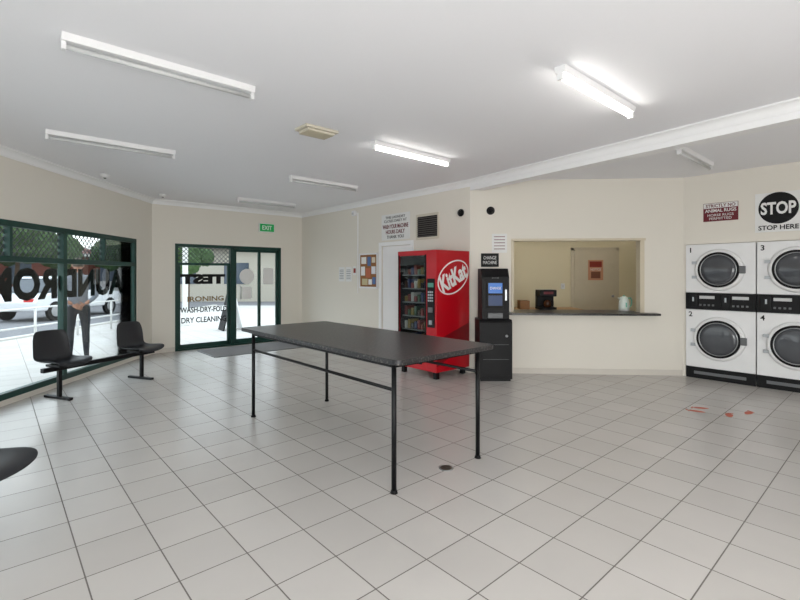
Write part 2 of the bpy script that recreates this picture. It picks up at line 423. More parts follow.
# ------------------------------------------------------------ snack vending machine
vm = root('snack_vending_machine', ((C+U*4.15).x, (C+U*4.15).y, 0), aCD)
W, D0, D1, H = .80, -.74, -.04, 1.80
boxes(vm, 'cabinet', [((0, .03), (D0, D1), (.10, H)), ((W-.20, W), (D0, D1), (.10, H)), ((.03, W-.20), (D0, D1), (H-.07, H)),
                      ((.03, W-.20), (D0, D1), (.10, .42)), ((.03, W-.20), (D1-.25, D1), (.42, H-.07))], M_RED, .006)
boxes(vm, 'interior_liner', [((.031, W-.201), (D1-.27, D1-.251), (.42, H-.07))], M_BLACK)
boxes(vm, 'side_liner', [((.031, .036), (D0+.02, D1-.27), (.42, H-.07)), ((W-.206, W-.201), (D0+.02, D1-.27), (.42, H-.07))], M_BLACK)
box(vm, 'header', (.036, W-.206), (D0+.012, D0+.05), (H-.20, H-.07), M_BLACK)
boxes(vm, 'shelves', [((.036, W-.206), (D0+.06, D1-.27), (.44+i*.20, .455+i*.20)) for i in range(6)], M_GREYP)
pc = [(112, 30, 30), (120, 98, 44), (38, 46, 84), (165, 163, 160), (60, 36, 24), (46, 68, 48), (104, 34, 26), (32, 28, 34)]
for ci, c in enumerate(pc):
    lst = []
    for i in range(6):
        for j in range(8):
            if (i*3+j*5+(i*j) % 3) % 8 == ci:
                x0 = .04+j*.069; lst.append(((x0, x0+.052), (D0+.10, D0+.28), (.456+i*.2, .456+i*.2+.08+.04*((i+j) % 3)*.7)))
    if lst: boxes(vm, 'snack_packets_%d' % ci, [l for l in lst if l[2][1] < H-.2], mat('packet_%d' % ci, c, .4), .006)
boxes(vm, 'door_trim', [((.02, .035), (D0-.012, D0), (.40, H-.06)), ((W-.215, W-.20), (D0-.012, D0), (.40, H-.06)), ((.035, W-.215), (D0-.012, D0), (.40, .42))], M_BLACK)
box(vm, 'window', (.03, W-.20), (D0+.004, D0+.01), (.42, H-.07), GLASS)
box(vm, 'control_panel', (W-.17, W-.03), (D0-.012, D0), (.72, 1.40), M_BLACK, .003)
box(vm, 'display', (W-.155, W-.045), (D0-.016, D0-.012), (1.28, 1.34), mat('display_green', (70, 130, 114), .3, emit=.1))
boxes(vm, 'keypad', [((W-.15+.036*i, W-.125+.036*i), (D0-.018, D0-.012), (1.08+.04*j, 1.105+.04*j)) for i in range(3) for j in range(4)], M_STEEL)
box(vm, 'note_slot', (W-.14, W-.06), (D0-.025, D0-.012), (.93, 1.0), M_GREYP, .004)
box(vm, 'coin_return', (W-.13, W-.07), (D0-.02, D0-.012), (.76, .82), M_STEEL)
box(vm, 'delivery_flap', (.08, .52), (D0-.015, D0), (.18, .35), M_BLACK, .004)
boxes(vm, 'feet', [((a, a+.06), (b, b+.06), (0, .10)) for a in (.04, W-.10) for b in (D0+.04, D1-.10)], M_BLACK)
def ellipse(parent, name, x, cy, cz, a, b, roll, m, th=.002):
    bm = bmesh.new(); vs = []
    for i in range(48):
        t = i/48*2*math.pi; p, q = a*math.cos(t), b*math.sin(t)
        vs.append((cy+p*math.cos(roll)-q*math.sin(roll), cz+p*math.sin(roll)+q*math.cos(roll)))
    A = [bm.verts.new((x, y, z)) for y, z in vs]; Bq = [bm.verts.new((x+th, y, z)) for y, z in vs]
    bm.faces.new(A[::-1]); bm.faces.new(Bq)
    for i in range(48): bm.faces.new((A[i], A[(i+1) % 48], Bq[(i+1) % 48], Bq[i]))
    return finish(name, bm, m, parent)
roll = math.radians(24)
ellipse(vm, 'logo_ring', W, -.39, 1.42, .345, .225, roll, M_PAPER)
ellipse(vm, 'logo_field', W+.001, -.39, 1.42, .325, .205, roll, M_RED)
text(vm, 'logo_text', 'KitKat', (W+.005, -.39, 1.42), (math.pi/2, 0, math.pi/2), .25, M_PAPER, w=.58, roll=roll, bold=.035)
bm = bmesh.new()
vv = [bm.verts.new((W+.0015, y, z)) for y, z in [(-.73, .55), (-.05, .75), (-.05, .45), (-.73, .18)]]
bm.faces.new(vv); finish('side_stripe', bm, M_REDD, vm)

# ------------------------------------------------------------ change machine kiosk
kk = root('coin_change_machine', (1.30, 6.22, 0))
prism(kk, 'base_cabinet', [(0, .03), (0, .80), (.03, .84), (.38, .84), (.38, .03)], -.22, .23, M_BLACK, axis='X', bevel=.006)
box(kk, 'plinth', (-.20, .21), (.02, .37), (0, .03), M_BLK2)
box(kk, 'base_door', (-.19, .20), (-.006, 0), (.08, .76), M_BLACK, .003)
boxes(kk, 'door_seams', [((-.17, .18), (-.009, -.006), (.50, .504)), ((-.17, .18), (-.009, -.006), (.30, .304))], M_GREYP)
prism(kk, 'upper_cabinet', [(.05, .84), (.05, 1.42), (.12, 1.54), (.36, 1.54), (.36, .84)], -.18, .20, M_BLACK, axis='X', bevel=.006)
box(kk, 'screen_bezel', (-.12, .13), (.035, .05), (1.0, 1.38), M_BLACK, .004)
box(kk, 'screen', (-.09, .10), (.03, .035), (1.20, 1.34), mat('screen_blue', (30, 105, 190), .3, emit=.1))
box(kk, 'screen_label', (-.09, .10), (.03, .035), (1.03, 1.17), mat('label_blue', (24, 54, 100), .4))
text(kk, 'label_text', 'CHANGE', (.005, .028, 1.27), FR, .035, M_PAPER, w=.15)
text(kk, 'header_text', '24 HR', (.01, .048, 1.41), FR, .02, M_GREYP, w=.1)
box(kk, 'coin_slot', (.14, .165), (.04, .05), (1.1, 1.25), M_STEEL)
box(kk, 'coin_tray', (-.10, .10), (-.0, .05), (.86, .93), M_GREYP, .004)
lathe(kk, 'lock', [(.018, 0), (.018, .012), (.006, .014)], M_STEEL, (.15, -.006, .62), rot=Matrix.Rotation(math.pi/2, 4, 'X'))
aDE = ang(D, E)
s1 = root('price_notice', (D.x, D.y, 0), aDE)
box(s1, 'sheet', (.32, .54), (-.006, -.002), (1.78, 2.06), M_PAPER)
for j in range(5): box(s1, 'print_line_%d' % j, (.35, .51), (-.008, -.006), (1.83+j*.045, 1.84+j*.045), M_MAROON)
s2 = root('instruction_sign', (D.x, D.y, 0), aDE)
box(s2, 'plate', (.16, .42), (-.008, -.002), (1.57, 1.77), M_LETTER)
text(s2, 'lettering', 'CHANGE\nMACHINE', (.29, -.010, 1.67), FR, .12, M_PAPER, w=.2)

# ------------------------------------------------------------ service window and counter
sw = root('window_4', (D.x, D.y, 0), aDE)
M_TIMB = mat('beige_architrave', (212, 201, 178), .5)
boxes(sw, 'frame', [((.60, .64), (-.012, .13), (.905, 1.97)), ((2.44, 2.50), (-.012, .13), (.905, 1.97)), ((.60, 2.52), (-.012, .13), (1.95, 1.985))], M_TIMB, .003)
ct = root('service_counter', (D.x, D.y, 0), aDE)
boxes(ct, 'worktop', [((.54, 2.66), (-.16, -.002), (.872, .902)), ((.622, 2.498), (-.002, .55), (.872, .902))], M_TOP, .003)
boxes(ct, 'support_panels', [((.66, .69), (.14, .5), (0, .872)), ((2.43, 2.46), (.14, .5), (0, .872))], M_WALL2)
kt = root('electric_kettle', (3.42, 6.98, .902))
M_KET = mat('kettle_plastic', (220, 230, 222), .3)
M_KETG = mat('kettle_teal', (120, 190, 170), .3)
lathe(kt, 'base', [(.075, 0), (.08, .005), (.08, .018), (.07, .022)], M_LGREY)
lathe(kt, 'body', [(.072, .022), (.078, .05), (.07, .14), (.055, .20), (.045, .215), (.02, .222)], M_KET)
lathe(kt, 'lid_knob', [(.012, .222), (.015, .23), (.008, .24)], M_KETG)
tube(kt, 'handle', [(.06, 0, .19), (.10, 0, .20), (.118, 0, .16), (.112, 0, .09), (.075, 0, .05)], .010, M_KETG)
prism(kt, 'spout', [(-.05, .15), (-.095, .20), (-.085, .205), (-.045, .195)], -.015, .015, M_KET)
box(kt, 'water_gauge', (-.01, .01), (-.082, -.07), (.06, .13), M_KETG)
dk = root('office_desk', (2.4, 7.9, 0))
box(dk, 'top', (-.7, .7), (-.3, .35), (.84, .87), M_WOOD, .003)
boxes(dk, 'legs', [((a, a+.04), (b, b+.04), (0, .84)) for a in (-.68, .64) for b in (-.28, .29)], M_BLK2)
cm = root('coffee_machine', (2.48, 7.75, .87))
box(cm, 'base', (-.14, .14), (-.12, .16), (0, .04), M_BLACK, .006)
box(cm, 'column', (-.14, .14), (.04, .16), (.04, .30), M_BLACK, .008)
box(cm, 'head', (-.14, .14), (-.12, .16), (.22, .33), M_BLK2, .012)
lathe(cm, 'carafe', [(.05, .04), (.065, .07), (.06, .13), (.04, .16)], mat('coffee_glass', (70, 40, 24), .15), (0, -.05, 0))
tube(cm, 'carafe_handle', [(.05, -.05, .15), (.10, -.06, .14), (.10, -.06, .08), (.06, -.05, .07)], .007, M_BLACK)
box(cm, 'brand_plate', (-.08, .08), (-.125, -.12), (.26, .30), M_MAROON)
bx = root('storage_carton', (2.12, 7.85, .87))
box(bx, 'carton', (-.08, .08), (-.1, .1), (0, .14), mat('cardboard', (150, 110, 76), .9))
boxes(bx, 'flaps', [((-.08, -.005), (-.1, .1), (.14, .144)), ((.005, .08), (-.1, .1), (.14, .144))], mat('cardboard', (150, 110, 76), .9))
d3 = root('door_3', (0, 9.8, 0))
boxes(d3, 'architrave', [((3.66, 3.73), (-.02, 0), (0, 2.03)), ((4.62, 4.69), (-.02, 0), (0, 2.03)), ((3.66, 4.69), (-.02, 0), (1.97, 2.04))], M_TIMB, .003)
box(d3, 'leaf', (3.73, 4.62), (-.03, -.002), (.01, 1.97), M_TIMB, .004)
lathe(d3, 'knob', [(.012, 0), (.012, .03), (.028, .04), (.028, .06), (.015, .07)], M_STEEL, (4.53, -.03, 1.0), rot=Matrix.Rotation(math.pi/2, 4, 'X'))
ps = root('wall_poster', (0, 9.8, 0))
box(ps, 'sheet', (4.02, 4.34), (-.038, -.031), (1.34, 1.77), mat('poster_orange', (206, 150, 120), .7))
box(ps, 'band', (4.05, 4.31), (-.041, -.038), (1.62, 1.74), mat('poster_red', (150, 50, 40), .7))
box(ps, 'picture', (4.08, 4.28), (-.041, -.038), (1.38, 1.52), mat('poster_brown', (130, 80, 60), .7))
text(ps, 'print', 'NOTICE', (4.18, -.042, 1.57), FR, .05, M_PAPER, w=.22)
sp = root('light_switch', (0, 9.8, 0))
box(sp, 'plate', (3.45, 3.53), (-.012, -.001), (1.15, 1.27), M_WHITE, .004); box(sp, 'rocker', (3.48, 3.50), (-.018, -.012), (1.19, 1.23), M_LGREY)

# ------------------------------------------------------------ right wall: dryers and signs
aEF = ang(E, F)
M_DGLASS = mat('drum_glass', (76, 78, 82), .08, var=.3, nscale=5)
def dryer_stack(s0, n_lo, n_hi):
    e = root('stacked_dryer', ((E+U*s0).x, (E+U*s0).y, 0), aEF)
    Wd = .80
    box(e, 'carcass', (.005, Wd-.005), (0.0, .75), (.02, 1.875), M_LGREY)
    box(e, 'kick_panel', (.0, Wd), (-.02, 0), (.0, .155), M_BLACK, .003)
    boxes(e, 'front_panels', [((0, Wd), (-.03, 0), (.16, .965)), ((0, Wd), (-.03, 0), (1.205, 1.878))], M_WHITE, .006)
    box(e, 'control_band', (0, Wd), (-.035, 0), (.970, 1.20), M_BLACK, .004)
    Rm = Matrix.Rotation(math.pi/2, 4, 'X')
    for zc, nm in ((.575, 'lower'), (1.52, 'upper')):
        R = .30 if nm == 'lower' else .285
        lathe(e, nm+'_door_ring', [(R, .03), (R, .055), (R-.02, .075), (R-.045, .08), (R-.05, .07), (R-.05, .03)], M_WHITE, (Wd/2+.0, 0, zc), rot=Rm, seg=48)
        lathe(e, nm+'_gasket', [(R-.045, .06), (R-.045, .086), (R-.068, .088), (R-.073, .06)], M_BLACK, (Wd/2, 0, zc), rot=Rm, seg=48)
        lathe(e, nm+'_glass', [(R-.07, .06), (R-.07, .080), (R-.13, .092), (.01, .098)], M_DGLASS, (Wd/2, 0, zc), rot=Rm, seg=48)
        tube(e, nm+'_glass_rim', [(Wd/2+(R-.078)*math.cos(t/32*2*math.pi), -.088, zc+(R-.078)*math.sin(t/32*2*math.pi)) for t in range(32)], .006, M_STEEL, cyclic=True)
        box(e, nm+'_handle', (Wd/2+R-.05, Wd/2+R+.02), (-.10, -.07), (zc-.05, zc+.05), M_GREYP, .008)
        boxes(e, nm+'_hinge', [((Wd/2-R-.03, Wd/2-R+.03), (-.07, -.03), (zc+d-.02, zc+d+.02)) for d in (-.1, .1)], M_STEEL)
    text(e, 'number_lower', n_lo, (.06, -.032, .90), FR, .07, M_LETTER, bold=.02)
    text(e, 'number_upper', n_hi, (.06, -.032, 1.80), FR, .07, M_LETTER, bold=.02)
    for k, x0 in enumerate((.05, .43)):
        box(e, 'coin_box_%d' % k, (x0, x0+.10), (-.06, -.035), (1.0, 1.17), M_BLK2, .004)
        box(e, 'display_%d' % k, (x0+.12, x0+.30), (-.040, -.035), (1.12, 1.16), M_LGREY)
        boxes(e, 'buttons_%d' % k, [((x0+.12+.05*i, x0+.145+.05*i), (-.042, -.035), (1.02, 1.045)) for i in range(4)], M_GREYP)
        box(e, 'coin_slot_%d' % k, (x0+.04, x0+.06), (-.064, -.06), (1.08, 1.14), M_STEEL)
    box(e, 'vent_strip', (.1, .7), (-.025, -.02), (.06, .10), M_GREYP)
dryer_stack(.04, '2', '1'); dryer_stack(.852, '4', '3')
sg = root('no_horse_rugs_sign', (E.x, E.y, 0), aEF)
box(sg, 'plate', (.25, .65), (-.008, -.002), (2.19, 2.44), M_MAROON)
box(sg, 'top_band', (.255, .645), (-.010, -.008), (2.37, 2.435), M_PAPER)
text(sg, 'lettering_top', 'STRICTLY NO', (.45, -.011, 2.402), FR, .045, M_MAROON, w=.34, bold=.02)
text(sg, 'lettering_mid', 'ANIMAL RUGS', (.45, -.011, 2.335), FR, .045, M_PAPER, w=.36, bold=.02)
text(sg, 'lettering_low', 'HORSE RUGS\nPERMITTED', (.45, -.011, 2.25), FR, .08, M_PAPER, w=.3)
sg2 = root('stop_sign_board', (E.x, E.y, 0), aEF)
box(sg2, 'plate', (.83, 1.30), (-.008, -.002), (2.0, 2.50), M_PAPER)
cyl(sg2, 'black_disc', (1.065, -.008, 2.30), (1.065, -.012, 2.30), .20, M_LETTER, seg=40)
text(sg2, 'lettering_big', 'STOP', (1.065, -.014, 2.30), FR, .16, M_PAPER, w=.35, bold=.03)
text(sg2, 'lettering_low', 'STOP HERE', (1.065, -.011, 2.055), FR, .06, M_LETTER, w=.40, bold=.02)

# ------------------------------------------------------------ folding table
tb = root('laundry_folding_table', (0, 0, 0))
P1 = Vector((-.04, 3.04)); LT, WT = 2.19, .88
tb.location = (P1.x, P1.y, 0); tb.rotation_euler = (0, 0, math.atan2(.746, -.666))
def rrect(x0, x1, y0, y1, r, n=6):
    o = []
    for cx, cy, a in ((x1-r, y1-r, 0), (x0+r, y1-r, 90), (x0+r, y0+r, 180), (x1-r, y0+r, 270)):
        for i in range(n+1):
            t = math.radians(a+90*i/n); o.append((cx+r*math.cos(t), cy+r*math.sin(t)))
    return o
bm = bmesh.new(); ol = rrect(-.10, LT+.20, -WT-.10, .06, .05)
a = [bm.verts.new((x, y, .865)) for x, y in ol]; b = [bm.verts.new((x, y, .90)) for x, y in ol]
bm.faces.new(a[::-1]); bm.faces.new(b)
for i in range(len(a)): bm.faces.new((a[i], a[(i+1) % len(a)], b[(i+1) % len(a)], b[i]))
finish('table_top', bm, M_TOP, tb, .004)
for i, (x, y) in enumerate([(0, 0), (LT, 0), (0, -WT), (LT, -WT)]):
    cyl(tb, 'leg_%d' % (i+1), (x, y, .0), (x, y, .865), .017, M_BLK2, seg=20)
    cyl(tb, 'foot_%d' % (i+1), (x, y, 0), (x, y, .02), .026, M_BLACK, r2=.02, seg=20)
    cyl(tb, 'flange_%d' % (i+1), (x, y, .857), (x, y, .865), .04, M_BLK2, seg=20)
for k, y in enumerate((0, -WT)):
    cyl(tb, 'long_rail_%d' % k, (0, y, .685), (LT, y, .685), .012, M_BLK2)
boxes(tb, 'under_frame', [((0, LT), (-.015, .015), (.835, .865)), ((0, LT), (-WT-.015, -WT+.015), (.835, .865)),
                          ((-.015, .015), (-WT, 0), (.835, .865)), ((LT-.015, LT+.015), (-WT, 0), (.835, .865))], M_BLK2)

# ------------------------------------------------------------ beam seating
def shell(parent, name, ox):
    prof = [(.235, .395), (.225, .43), (.15, .437), (.03, .425), (-.09, .42), (-.165, .438), (-.205, .50), (-.225, .60), (-.24, .69), (-.255, .765), (-.262, .79)]
    wid = [.19, .215, .225, .225, .22, .215, .21, .21, .205, .185, .15]
    bm = bmesh.new(); rows = []; n = 12
    for (y, z), w in zip(prof, wid):
        r = []
        for i in range(n+1):
            u = -1+2*i/n; c = .035*abs(u)**3
            back = max(0, min(1, (z-.44)/.1))
            r.append(bm.verts.new((ox+u*w, y+c*1.2*back, z+c*(1-back))))
        rows.append(r)
    for a, b in zip(rows, rows[1:]):
        for i in range(n): bm.faces.new((a[i], a[i+1], b[i+1], b[i]))
    o = finish(name, bm, M_CHAIR, parent, smooth=True)
    s = o.modifiers.new('sol', 'SOLIDIFY'); s.thickness = .012
    s = o.modifiers.new('sub', 'SUBSURF'); s.levels = 1; s.render_levels = 2
    return o
def bench(x, y, rz, seats=(.55, -.55), half=.80, legs=.68):
    e = root('beam_seat_bench', (x, y, 0), rz)
    box(e, 'beam', (-half, half), (-.03, .03), (.335, .385), M_BLK2, .004)
    for i, sx in enumerate(seats):
        shell(e, 'seat_shell_%d' % i, sx)
        boxes(e, 'seat_bracket_%d' % i, [((sx-.12, sx+.12), (-.10, .14), (.385, .412))], M_BLK2, .003)
    for i, lx in enumerate((-legs, legs)):
        box(e, 'post_%d' % i, (lx-.02, lx+.02), (-.02, .02), (.03, .335), M_BLK2, .003)
        box(e, 'foot_%d' % i, (lx-.025, lx+.025), (-.24, .20), (0, .03), M_BLK2, .006)
    return e
bench(-3.80, 5.87, math.radians(-110.2), seats=(.52, -.52), half=.74, legs=.55)
bench(-2.29, 1.96, math.radians(-92), seats=(.45, -.42), half=.65, legs=.25)

# ------------------------------------------------------------ floor drain + red prints
fd = root('floor_drain', (.346, 3.43, 0))
lathe(fd, 'rim', [(.055, 0), (.055, .003), (.045, .004)], M_STEEL)
cyl(fd, 'grate', (0, 0, .0035), (0, 0, .005), .043, mat('drain_brown', (90, 80, 70), .6))
boxes(fd, 'slots', [((-.03, .03), (-.03+.015*i, -.026+.015*i), (.005, .006)) for i in range(5)], M_BLACK)
M_PRINT = mat('red_floor_vinyl', (196, 100, 80), .6, var=.1)
def footprint(x, y, rz, sgn):
    e = root('floor_footprint_sticker', (x, y, 0), rz)
    bm = bmesh.new()
    pts = [(math.cos(t)*(.034+.008*math.sin(t)), math.sin(t)*.075) for t in [i/20*2*math.pi for i in range(20)]]
    vs = [bm.verts.new((px, py, .0015)) for px, py in pts]; f = bm.faces.new(vs)
    finish('sole', bm, M_PRINT, e)
    for i in range(5):
        cyl(e, 'toe_%d' % i, (sgn*(.028-.014*i), .098-.006*i, 0), (sgn*(.028-.014*i), .098-.006*i, .0015), .010-.001*i, M_PRINT, seg=12)
for (px, py, rz, s) in [(3.16, 4.86, 1.0, 1), (3.28, 4.98, 1.3, -1), (3.40, 4.72, -.6, 1), (3.66, 4.80, -.9, -1)]:
    footprint(px, py, rz, s)

# ------------------------------------------------------------ fluorescent battens
def batten(x, y, lit, z=HC-.001, rz=ANG_V, L=1.16):
    e = root('fluorescent_batten_light', (x, y, z), rz); h = L/2
    prism(e, 'housing', [(-.042, 0), (-.032, -.045), (.032, -.045), (.042, 0)], -h, h, M_WHITE, axis='X', bevel=.002)
    boxes(e, 'lampholders', [((-h, -h+.025), (-.022, .022), (-.092, -.045)), ((h-.025, h), (-.022, .022), (-.092, -.045))], M_WHITE, .003)
    cyl(e, 'tube', (-h+.025, 0, -.072), (h-.025, 0, -.072), .015, M_LIT if lit else M_OFFTUBE, seg=16)
for (x, y, l) in [(-1.53, 3.03, 0), (-2.98, 4.78, 0), (1.50, 3.44, 1), (.15, 5.15, 1), (-1.11, 6.8, 0), (-2.49, 8.6, 0), (3.45, 5.33, 0),
                  (.2, 0.2, 1), (-2.2, -1.2, 1), (2.6, -1.2, 1), (6.6, 2.2, 1), (4.4, -.8, 1)]:  # this row of lit battens is out of view, added to brighten the room
    batten(x, y, l)
batten(3.6, 8.3, 1); batten(2.2, 8.6, 1); batten(4.9, 8.8, 1); batten(2.6, 7.7, 1)  # office battens, hidden from view, added to brighten the office

av = root('ceiling_air_register', (-.80, 4.40, HC-.001), ANG_V)
box(av, 'plate', (-.18, .18), (-.11, .11), (-.025, 0), M_BEIGE, .006)
box(av, 'body', (-.15, .15), (-.085, .085), (-.045, -.025), M_BEIGE, .006)
boxes(av, 'louvres', [((-.14, .14), (-.075+.03*i, -.06+.03*i), (-.052, -.045)) for i in range(6)], mat('louvre_tan', (190, 182, 160), .6))
def detector(x, y):
    e = root('smoke_detector', (x, y, HC-.001))
    lathe(e, 'body', [(.03, -.05), (.05, -.035), (.055, -.012), (.055, 0)], M_WHITE)
    lathe(e, 'sensor', [(.012, -.062), (.02, -.05), (.02, -.045)], M_GREYP)
detector(-4.1, 6.35); detector(-4.1, 7.9)

# ------------------------------------------------------------ exterior
poly('ground', [(-60, -30), (-60, 70), (40, 70), (40, -30)], -.06, mat('asphalt', (115, 115, 117), .9, var=.1, nscale=30))
poly('footpath', [(-8.8, -8), (-8.8, 22), (2, 22), (2, 11.2), (-2.3, 10.9), (-4.85, 8.6), (-4.2, -8)], -.05, M_PAVE, th=.03)
box(None, 'kerb', (-9.0, -8.8), (-8, 22), (-.05, .02), mat('concrete', (190, 188, 182), .8))
fl = root('street_railing', (-7.9, 10, 0))
M_RW = mat('railing_white', (210, 210, 207), .5)
for i in range(7):
    cyl(fl, 'post_%d' % i, (0, -4+i*1.3, -.02), (0, -4+i*1.3, .75), .025, M_RW, seg=10)
for zz in (.35, .74): cyl(fl, 'rail_%d' % int(zz*100), (0, -4, zz), (0, 3.8, zz), .02, M_RW, seg=10)
def building(name, x0, x1, y0, y1, h, mw, mr, rise):
    e = root(name, ((x0+x1)/2, (y0+y1)/2, -.06)); a = (x1-x0)/2; b = (y1-y0)/2
    box(e, 'walls', (-a, a), (-b, b), (0, h), mw)
    bm = bmesh.new(); o = .5; lo = [bm.verts.new(p) for p in ((-a-o, -b-o, h), (a+o, -b-o, h), (a+o, b+o, h), (-a-o, b+o, h))]
    t = [bm.verts.new((0, -b+a*.6, h+rise)), bm.verts.new((0, b-a*.6, h+rise))]
    bm.faces.new((lo[0], lo[1], t[0])); bm.faces.new((lo[1], lo[2], t[1], t[0])); bm.faces.new((lo[2], lo[3], t[1])); bm.faces.new((lo[3], lo[0], t[0], t[1])); bm.faces.new(lo[::-1])
    finish('roof', bm, mr, e)
    M_WG = mat('dark_window', (70, 80, 92), .2)
    boxes(e, 'windows', [((a, a+.04), (-b+1.5+k*3, -b+3+k*3), (1.0, 2.2)) for k in range(int((y1-y0)//3)-1)]+[((-a+1+k*3, -a+2.4+k*3), (-b-.04, -b), (1.0, 2.2)) for k in range(max(1, int((x1-x0)//3)))], M_WG)
    boxes(e, 'fascia', [((a+o-.05, a+o), (-b-o, b+o), (h-.18, h)), ((-a-o, a+o), (-b-o, -b-o+.05), (h-.18, h))], M_RW)
M_BRK = mat('red_brick', (108, 54, 42), .85, var=.15, nscale=20)
M_ROOF = mat('terracotta_roof', (88, 38, 30), .8, var=.15, nscale=10)
building('brick_house', -33, -21, 14, 32, 2.9, M_BRK, M_ROOF, 2.4)
building('shop_building', -14, -5.2, 26, 40, 3.2, mat('render_cream', (175, 169, 156), .8), mat('grey_roof', (150, 152, 156), .6), 1.6)
building('corner_house', -26, -17, 38, 50, 3.0, mat('render_grey', (165, 165, 163), .8), M_ROOF, 2.4)
def tree(x, y, h, s):
    e = root('street_tree', (x, y, -.06))
    cyl(e, 'trunk', (0, 0, 0), (0.1, 0, h*.55), .14, mat('bark', (90, 72, 58), .9), r2=.08, seg=12)
    rnd = random.Random(int(x*10)); bm = bmesh.new()
    for k in range(16):
        c = Vector((rnd.uniform(-1, 1)*s*.7, rnd.uniform(-1, 1)*s*.7, h*.55+rnd.uniform(0, 1)*h*.45)); r = s*rnd.uniform(.28, .5)
        ret = bmesh.ops.create_icosphere(bm, subdivisions=3, radius=r)
        for v in ret['verts']: v.co = v.co*(1+rnd.uniform(-.14, .14))+c
    finish('foliage', bm, mat('foliage_green', (54, 80, 38), .8, var=.4, nscale=6), e)
tree(-18.5, 22, 4.2, 2.0); tree(-15.5, 27, 4.0, 1.9); tree(-19, 33, 5, 2.4); tree(-9.6, 20.5, 3.4, 1.2); tree(-3.5, 24, 4, 1.6)
def car(x, y, rz, c):
    e = root('parked_car', (x, y, -.06), rz)
    body = mat('car_paint_%d' % c[0], c, .2)
    prism(e, 'body', [(-2.1, .35), (-2.15, .65), (-2.0, .85), (-1.2, .95), (1.1, .98), (2.0, .85), (2.15, .6), (2.1, .35)], -.85, .85, body, bevel=.05)
    prism(e, 'cabin', [(-1.5, .93), (-.9, 1.40), (.6, 1.42), (1.2, .95)], -.74, .74, mat('car_glass', (50, 58, 66), .1), bevel=.04)
    prism(e, 'roof', [(-.95, 1.39), (-.85, 1.45), (.55, 1.47), (.68, 1.40)], -.72, .72, body, bevel=.02)
    for wx in (-1.35, 1.35):
        for wy in (-.86, .86):
            cyl(e, 'wheel', (wx, wy-.1*(1 if wy > 0 else -1), .32), (wx, wy, .32), .32, M_BLACK, seg=24)
            cyl(e, 'hub', (wx, wy*.98, .32), (wx, wy*1.015, .32), .18, M_STEEL, seg=16)
    boxes(e, 'lamps', [((-2.14, -2.08), (-.75, -.45), (.62, .75)), ((-2.14, -2.08), (.45, .75), (.62, .75))], mat('tail_lamp', (190, 30, 30), .3))
car(-12.2, 16.5, math.radians(88), (215, 217, 219))
po = root('verandah_post', (-6.25, 13.3, -.019))
box(po, 'shaft', (-.06, .06), (-.06, .06), (0, 3.0), M_RW, .01); box(po, 'footing', (-.1, .1), (-.1, .1), (0, .12), M_RW, .01)
ab = root('sandwich_board_sign', (-4.55, 12.3, -.02), .6)
for sgn in (-1, 1):
    prism(ab, 'panel_%d' % (sgn+1), [(sgn*.02, .95), (sgn*.05, .95), (sgn*.27, 0), (sgn*.24, 0)], -.28, .28, M_BLACK if sgn < 0 else M_WHITE)
text(ab, 'lettering', 'OPEN', (-.165, 0, .6), (math.pi/2-.22, 0, -math.pi/2), .12, M_PAPER, w=.4)

